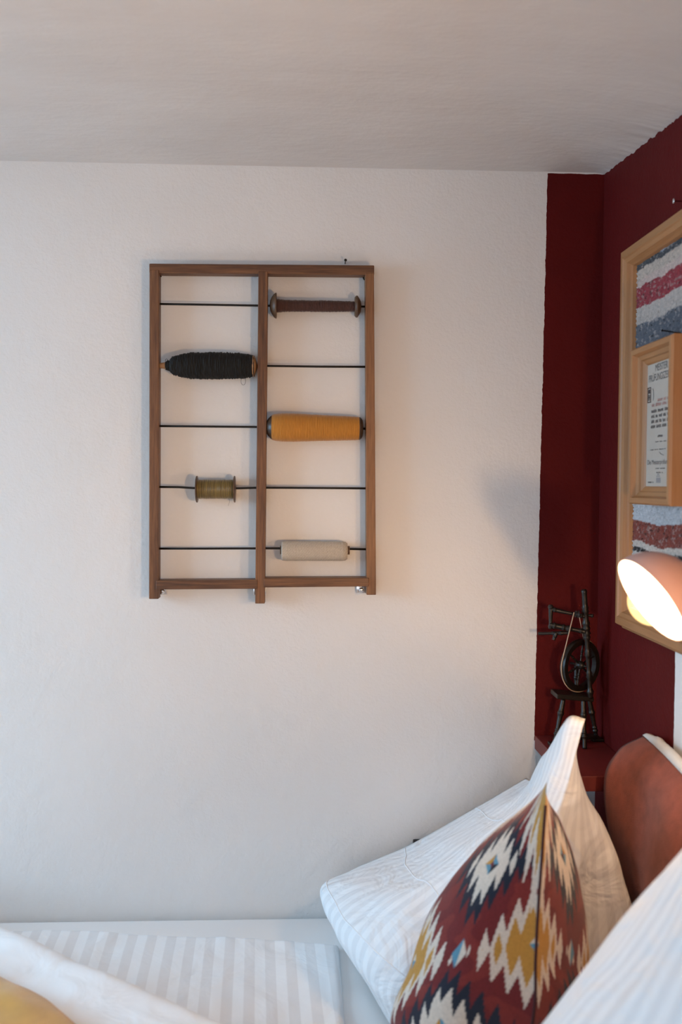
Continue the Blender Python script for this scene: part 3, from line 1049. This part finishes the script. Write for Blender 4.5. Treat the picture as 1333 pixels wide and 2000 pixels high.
def text(body, y_left, z_base, height, width, m):
    cu = bpy.data.curves.new('t', 'FONT')
    cu.body = body
    cu.size = 1.0
    to = bpy.data.objects.new('t', cu)
    COL.objects.link(to)
    dg = bpy.context.evaluated_depsgraph_get()
    me = bpy.data.meshes.new_from_object(to.evaluated_get(dg))
    bpy.data.objects.remove(to)
    co = np.array([tuple(v.co) for v in me.vertices])
    lo, hi = co.min(0), co.max(0)
    Vt = [(XT, y_left - (c[0] - lo[0]) / (hi[0] - lo[0]) * width, z_base + (c[1] - 0.0) * height / .7) for c in co]
    Ft = [tuple(p.vertices) for p in me.polygons]
    return mesh('lettering', Vt, Ft, m, paper, smooth=False, recalc=False)
def py(px, y): return at_x(px, y, XT).y
def pz(px, y): return at_x(px, y, XT).z
wfull = py0 - py1
text('MEISTER', py(1281, 718), pz(1290, 722.5), .0130, (py(1281, 718) - py(1304, 718)) * 1.05, M_INK)
text('PR\u00dcFUNGSZEUGNIS', py(1268.5, 740), pz(1280, 744), .0130, (py(1268.5, 740) - py(1303, 740)) * 1.55, M_INK)
def words(y_left, y_right, z_lo, z_hi, m, seed):
    """a line of small unreadable print: short upright strokes in word groups"""
    rn = random.Random(seed)
    mb = MB()
    y = y_left
    while y > y_right:
        wl = rn.uniform(.010, .026)
        e = max(y - wl, y_right)
        while y > e:
            hh = z_hi - z_lo
            up = .32 * hh if rn.random() < .25 else 0
            lean = rn.uniform(-.0004, .0004)
            q = .0011
            mb.add([(XT, y, z_lo), (XT, y - q, z_lo), (XT, y - q - lean, z_hi + up), (XT, y - lean, z_hi + up)], [(0, 1, 2, 3)])
            if rn.random() < .6:
                zb_ = z_lo if rn.random() < .5 else z_hi - .0012
                mb.add([(XT, y, zb_), (XT, y - .0024, zb_), (XT, y - .0024, zb_ + .0012), (XT, y, zb_ + .0012)], [(0, 1, 2, 3)])
            y -= .0022
        y -= .005
    return mb.build('print_line', m, paper, smooth=False, recalc=False)
yr = py1 + .012
for k, (x, ya, yb, m_, x2) in enumerate(((1285, 779, 784, M_PINK, 1333), (1274, 790, 795, M_PINK, 1333), (1273, 802, 807, M_INK, 1333), (1273, 812, 817, M_INK, 1333),
                                     (1273, 822, 827, M_INK, 1333), (1272, 832, 837, M_INK, 1333), (1285.5, 850, 854, M_INK, 1296), (1281, 862.5, 864, M_INK, 1302), (1271, 878.5, 879.8, M_INK, 1300),
                                     (1281, 914.5, 916, M_INK, 1300), (1283, 922, 924, M_INK, 1295), (1266.5, 941, 943.2, M_INK, 1277))):
    ye = max(yr, py(x2, ya)) if x2 < 1330 else yr
    words(py(x, ya), ye, pz(x, yb), pz(x, ya), m_, k)
text('Die Meisterpr\u00fcfungskommission', py(1265.5, 905), pz(1270, 907.5), .0088, (py(1265.5, 905) - py(1301, 905)) * 1.9, M_INK)
# emblem box left of the initial and the seal at the bottom
mb = MB()
def rectpx(x0, x1, y0, y1):
    a, b = py(x0, (y0 + y1) / 2), py(x1, (y0 + y1) / 2)
    za, zb_ = pz((x0 + x1) / 2, y0), pz((x0 + x1) / 2, y1)
    mb.add([(XT, a, zb_), (XT, b, zb_), (XT, b, za), (XT, a, za)], [(0, 1, 2, 3)])
for r in ((1265.5, 1272.5, 757, 759), (1265.5, 1272.5, 785, 787), (1265.5, 1266.8, 758, 786), (1271.3, 1272.5, 758, 786), (1267.4, 1270.8, 761, 769), (1267.2, 1268.3, 771, 783), (1269.4, 1270.5, 771, 783), (1267.2, 1270.6, 775.5, 777)):
    rectpx(*r)
mb.build('emblem', plain('brown_ink', (0.055, 0.035, 0.033), .8), paper, smooth=False, recalc=False)
mb = MB()
arc = [(1274.5 + 2.6 * math.sin(t), 771.5 - 13 * math.cos(t)) for t in np.linspace(.25, 2.6, 12)]
for k in range(11):
    (xa, ya), (xb, yb) = arc[k], arc[k + 1]
    mb.add([(XT, py(xa, ya), pz(xa, ya)), (XT, py(xa + .9, ya), pz(xa, ya)), (XT, py(xb + .9, yb), pz(xb, yb)), (XT, py(xb, yb), pz(xb, yb))], [(0, 1, 2, 3)])
mb.build('initial', M_INK, paper, smooth=False, recalc=False)
mb = MB()
for (xa, ya, xb, yb) in ((1288, 883, 1291.5, 887), (1290.5, 886.5, 1297, 889.5)):
    mb.add([(XT, py(xa, ya), pz(xa, ya)), (XT, py(xa + .6, ya), pz(xa, ya - .8)), (XT, py(xb + .6, yb), pz(xb, yb - .8)), (XT, py(xb, yb), pz(xb, yb))], [(0, 1, 2, 3)])
mb.build('signature', M_INK, paper, smooth=False, recalc=False)
mb = MB()
for r in ((1284.5, 1288.5, 925, 928), (1283, 1290, 929, 931), (1282.5, 1291, 933, 943)):
    rectpx(*r)
mb.build('seal', plain('grey_stamp_ink', (0.30, 0.27, 0.26), .8), paper, smooth=False, recalc=False)

c = at_x(1328, 393, XR - .010)
nail((XR + .012, c.y, c.z), (-1, 0, .0), .034, .0014, 'shiny steel nail in the burgundy wall above the large pine frame', M_STEEL, .0045)
c = at_x(1302, 653, XW - .03)
nail((XW - .006, c.y - .012, c.z), (-1, .5, .25), .036, .0012, 'black nail in the weaving just above the certificate frame', M_ROD, .0022)

# ------------------------------------------------------------------ wall lamp
LY = -.75
LC = at(1272, 1172, LY)
vdir = (LC - CAM).normalized()
cx = ROT @ Vector((1, 0, 0)); cy = ROT @ Vector((0, 1, 0))
inpl = (cx * -0.82 + cy * -0.57)
inpl = (inpl - vdir * inpl.dot(vdir)).normalized()
LN = (inpl * .943 - vdir * .333).normalized()      # the way the shade opens
dist = (LC - CAM).dot(ROT @ Vector((0, 0, -1)))
RS = 94.5 * dist / FPX
M_SHADE = plain('pink_enamel', (0.66, 0.39, 0.33), .5, var=.03)
M_SHADEIN = plain('white_enamel_inside', (0.88, 0.87, 0.85), .5, var=.02)
m_bulb, nt, bs = mat('lit_frosted_globe')
nt.nodes.remove(bs)
em = N(nt, 'ShaderNodeEmission'); em.inputs[0].default_value = (1.0, .70, .28, 1); em.inputs[1].default_value = .85
tr = N(nt, 'ShaderNodeBsdfTransparent'); tr.inputs[0].default_value = (1, .97, .9, 1)
ad = N(nt, 'ShaderNodeAddShader')
L(nt, em.outputs[0], ad.inputs[0]); L(nt, tr.outputs[0], ad.inputs[1])
L(nt, ad.outputs[0], nt.nodes['Material Output'].inputs[0])
def wall_lamp(LC, LN, WB, label, power, RB=.0365):
    apex = LC - LN * RS * 1.02
    lamp = empty('wall_lamp', (LC.x, LC.y, LC.z - .1), label, 'lamp', 'bedside wall lamps')
    outp, inn = [], []
    for k in range(25):
        th = k / 24 * math.pi / 2
        outp.append((RS * 1.02 * (1 - math.cos(th)), max(.004, RS * math.sin(th))))
        r2 = RS - .0018
        inn.append((.0025 + (RS * 1.02 - .0025) * (1 - math.cos(th)), max(.004, r2 * math.sin(th))))
    m = MB().lathe(apex, LC, outp, 64, caps=False)
    m.lathe(apex, LC, [(RS * 1.02, RS), (RS * 1.02 + .0009, RS - .0009), (RS * 1.02, RS - .0018)], 64, caps=False)
    sh = m.build('shade', M_SHADE, lamp)
    MB().lathe(apex, LC, inn, 64, caps=False).build('lining', M_SHADEIN, sh)
    BC = LC - LN * .004 + Vector((0, 0, -.004))
    prof = [(RB * (1 - math.cos(t)), max(.0015, RB * math.sin(t))) for t in np.linspace(0, math.pi, 28)]
    MB().lathe(BC - LN * RB, BC + LN * RB, prof, 40).build('bulb', m_bulb, lamp)
    MB().lathe(apex + LN * .003, LC, [(0, .019), (.028, .019), (.030, .0155), (RS * 1.02 - RB - .012, .0155)], 24).build('socket', M_SHADEIN, lamp, autosmooth=40)
    arm = [apex - LN * .002, apex - LN * .016, apex - LN * .026 + Vector((0, (WB.y - apex.y) * .2, .0)), Vector((WB.x - .045, WB.y * .75 + apex.y * .25, WB.z + .09)),
           Vector((WB.x - .047, WB.y, WB.z + .05)), Vector((WB.x - .035, WB.y, WB.z + .015)), Vector((WB.x - .013, WB.y, WB.z))]
    A = sheet([[tuple(p)] * 2 for p in arm], 40, 2)[:, 0]
    MB().tube([Vector(p) for p in A], .0055, 12).build('arm', M_SHADE, lamp)
    MB().lathe(apex - LN * .014, apex, [(0, .008), (.002, .010), (.010, .011), (.016, .013)], 24).build('joint', M_SHADE, lamp, autosmooth=40)
    MB().lathe(WB + Vector((-.0005, 0, 0)), WB + Vector((-1, 0, 0)), [(0, .05), (.012, .05), (.018, .045), (.020, .010)], 40).build('wall_plate', M_SHADE, lamp, autosmooth=40)
    pl = bpy.data.lights.new('bulb_light', 'POINT')
    pl.energy = power
    pl.color = (1.0, .65, .37)
    pl.shadow_soft_size = RB - .0015
    po = bpy.data.objects.new('bulb_light', pl)
    po.location = BC - wloc(lamp)
    po.parent = lamp
    COL.objects.link(po)
P_LAMP1, P_LAMP2 = 4.2, 33.0
wall_lamp(LC, LN, Vector((XR, -.90, 1.30)), 'pink metal wall lamp with its globe bulb lit in front of the pine frame', P_LAMP1)
LN2 = Vector((LN.x, abs(LN.y), LN.z)).normalized()
wall_lamp(Vector((.580, -1.57, 1.318)), LN2, Vector((XR, -1.41, 1.30)), 'lit pink metal wall lamp over the nearest white pillow', P_LAMP2, .052)

# ------------------------------------------------------------------ miniature spinning wheel on the shelf
SWY = -.065
base = at(1128, 1440, SWY)
sw = empty('spinning_wheel', (base.x, SWY, SZ), 'dark miniature spinning wheel standing on the burgundy corner shelf', 'spinning wheel')
def q(px, py_, y=SWY): return at(px, py_, y)
def turned(p0, p1, r, beads, n=16):
    p0, p1 = Vector(p0), Vector(p1)
    ln = (p1 - p0).length
    prof = [(0, r * .9)]
    for k in range(1, 60):
        t = k / 60
        rr = r * (1 - .12 * math.sin(t * math.pi * 2))
        for bt, bw, bh in beads:
            rr += bh * math.exp(-((t - bt) / bw) ** 2)
        prof.append((t * ln, rr))
    prof.append((ln, r * .8))
    return MB().lathe(p0, p1, prof, n)
FYF, FYB = -.105, -.035          # feet at the front and at the back
footz = SZ + .001
tabA, tabB = q(1092, 1362, -.085), q(1160, 1366, -.055)
# table
c4 = [q(1089, 1356, -.100), q(1161, 1362, -.090), Vector((q(1161, 1362, -.09).x, -.035, q(1161, 1362, -.09).z)), Vector((q(1089, 1356, -.1).x, -.045, q(1089, 1356, -.1).z))]
MB().hexa([p_ - Vector((0, 0, .011)) for p_ in c4] + c4, .002).build('table', M_IRON, sw, smooth=False)
# legs
for p0, p1 in ((q(1101, 1366, -.075), (q(1084, 1430, -.085).x, -.085, footz)), (q(1140, 1368, -.092), (q(1143, 1440, -.112).x, -.112, footz)),
               (q(1152, 1368, -.05), (q(1167, 1436, -.05).x, -.05, footz))):
    turned(p1, p0, .0052, [(.25, .03, .0022), (.33, .02, .0018), (.7, .04, .002)]).build('leg', M_IRON, sw)
for (x, y) in ((q(1084, 1430, -.085).x, -.085), (q(1167, 1436, -.05).x, -.05)):
    MB().box((x - .013, y - .012, SZ + .0005), (x + .013, y + .012, SZ + .0075), .002).build('foot', M_IRON, sw, smooth=False)
xa, xb = q(1084, 1430, -.085).x, q(1167, 1436, -.05).x
MB().hexa([(xa, -.094, SZ + .009), (xb, -.066, SZ + .009), (xb, -.040, SZ + .009), (xa, -.070, SZ + .009),
           (xa, -.094, SZ + .016), (xb, -.066, SZ + .016), (xb, -.040, SZ + .016), (xa, -.070, SZ + .016)], .0015).build('treadle', M_IRON, sw, smooth=False)
# main post and second upright
ptop, pbot = q(1141.5, 1151, -.100), q(1154, 1364, -.088)
turned(pbot, ptop, .0056, [(.06, .02, .003), (.20, .012, .0026), (.235, .012, .0022), (.40, .014, .0028), (.43, .010, .0022), (.56, .012, .0030), (.60, .012, .0034), (.645, .014, .0034), (.69, .014, .0034), (.80, .008, .0022), (.83, .008, .0020), (.99, .02, .0016)], 20).build('post', M_IRON, sw)
turned(q(1126, 1362, -.040), q(1126, 1298, -.030), .0042, [(.3, .05, .002), (.6, .05, .0018)]).build('upright', M_IRON, sw)
# mother-of-all: arms, small post, flyer
turned(q(1143, 1204, -.100), q(1074, 1189, -.085), .0042, [(.10, .03, .002), (.2, .02, .0018), (.85, .03, .0012)]).build('arm', M_IRON, sw)
turned(q(1144, 1234, -.100), q(1073, 1220, -.085), .0054, [(.12, .03, .001), (.45, .05, .0024), (.6, .03, .0018), (.85, .03, .0016)]).build('arm', M_IRON, sw)
turned(q(1076, 1228, -.085), q(1076.5, 1181, -.085), .0044, [(.1, .05, .0014), (.9, .05, .0018)]).build('upright', M_IRON, sw)
turned(q(1052, 1237.5, -.070), q(1112, 1236, -.092), .0036, [(.5, .03, .0008), (.75, .05, .0012)]).build('spindle', M_IRON, sw)
turned(q(1082, 1250, -.086), q(1087, 1236, -.086), .0042, [(.5, .1, .001)]).build('peg', M_IRON, sw)
turned(q(1146, 1201, -.098), q(1160, 1203, -.098), .0030, [(.8, .1, .0014)]).build('knob', M_IRON, sw)
turned(q(1124, 1199, -.100), q(1131, 1200, -.100), .0068, [(.15, .08, .0016), (.85, .08, .0016)]).build('whorl', M_IRON, sw)
# wheel
wc = q(1134, 1299, -.064)
Rw = 52 * 2.036 / 1800
wa = math.radians(31)
wdir = Vector((math.cos(wa), -math.sin(wa) * -1, 0))       # horizontal direction in the wheel plane
wn = Vector((-wdir.y, wdir.x, 0))
def wp(th, r): return wc + (wdir * math.cos(th) + Vector((0, 0, 1)) * math.sin(th)) * r
V, F = [], []
ns = 72
sec = [(-.0075, -.006), (-.0075, .006), (.004, .007), (.0055, .0025), (.0035, 0), (.0055, -.0025), (.004, -.007)]
for k in range(ns):
    th = 2 * math.pi * k / ns
    for (dr, dn) in sec:
        V.append(wp(th, Rw - .0055 + dr) + wn * dn)
m_ = len(sec)
for k in range(ns):
    k2 = (k + 1) % ns
    for i in range(m_):
        j = (i + 1) % m_
        F.append((k * m_ + i, k * m_ + j, k2 * m_ + j, k2 * m_ + i))
wheel = mesh('wheel', V, F, M_IRON, sw, autosmooth=40)
MB().lathe(wc - wn * .012, wc + wn * .012, [(0, .004), (.003, .008), (.008, .0095), (.016, .0095), (.021, .008), (.024, .004)], 20).build('hub', M_IRON, wheel)
for k in range(6):
    th = k * math.pi / 3 + .35
    turned(wp(th, .007), wp(th, Rw - .012), .0021, [(.35, .08, .0013), (.6, .06, .0010)], 10).build('spoke', M_IRON, wheel)
MB().lathe(wc - wn * .028, wc + wn * .028, [(0, .0028), (.056, .0028)], 12).build('axle', M_IRON, sw)
# drive cord round the wheel and up to the whorl
side = -1 if wdir.y > 0 else 1
pts = [q(1122, 1196, -.108)]
ths = np.linspace(math.pi * .93, math.pi * 1.62, 26)
for th in ths:
    pts.append(wp(th, Rw + .0015) + wn * 0)
MB().tube(pts, .0012, 6).build('drive_cord', M_CORD, sw)
pts = [wp(th, Rw + .0012) for th in np.linspace(math.pi * 1.60, math.pi * 2.45, 30)] + [q(1131, 1197, -.096)]
MB().tube(pts, .0010, 6).build('drive_cord', M_CORD, sw)

# ------------------------------------------------------------------ black tube on the wall behind the pillow
c = at(807, 1647, -.022)
tb = empty('wall_tube', (c.x + .10, -.022, c.z - .009), 'black metal tube on the white wall, mostly hidden behind the white pillow', 'tube')
rt = .0093
MB().lathe(c + Vector((.004, 0, 0)), c + Vector((1, 0, 0)), [(0, rt), (.22, rt), (.222, rt * .8)], 28).build('tube', M_BLACK, tb, autosmooth=40)
MB().lathe(c, c + Vector((1, 0, 0)), [(0, rt * .55), (.0004, rt * .8), (.0015, rt * .96), (.005, rt * .96)], 28).build('end_cap', M_BLACK2, tb, autosmooth=40)
for dx in (.07, .17):
    MB().box((c.x + dx - .008, -.021, c.z - .006), (c.x + dx + .008, -.0002, c.z + .006), .001).build('bracket', M_BLACK, tb, smooth=False)
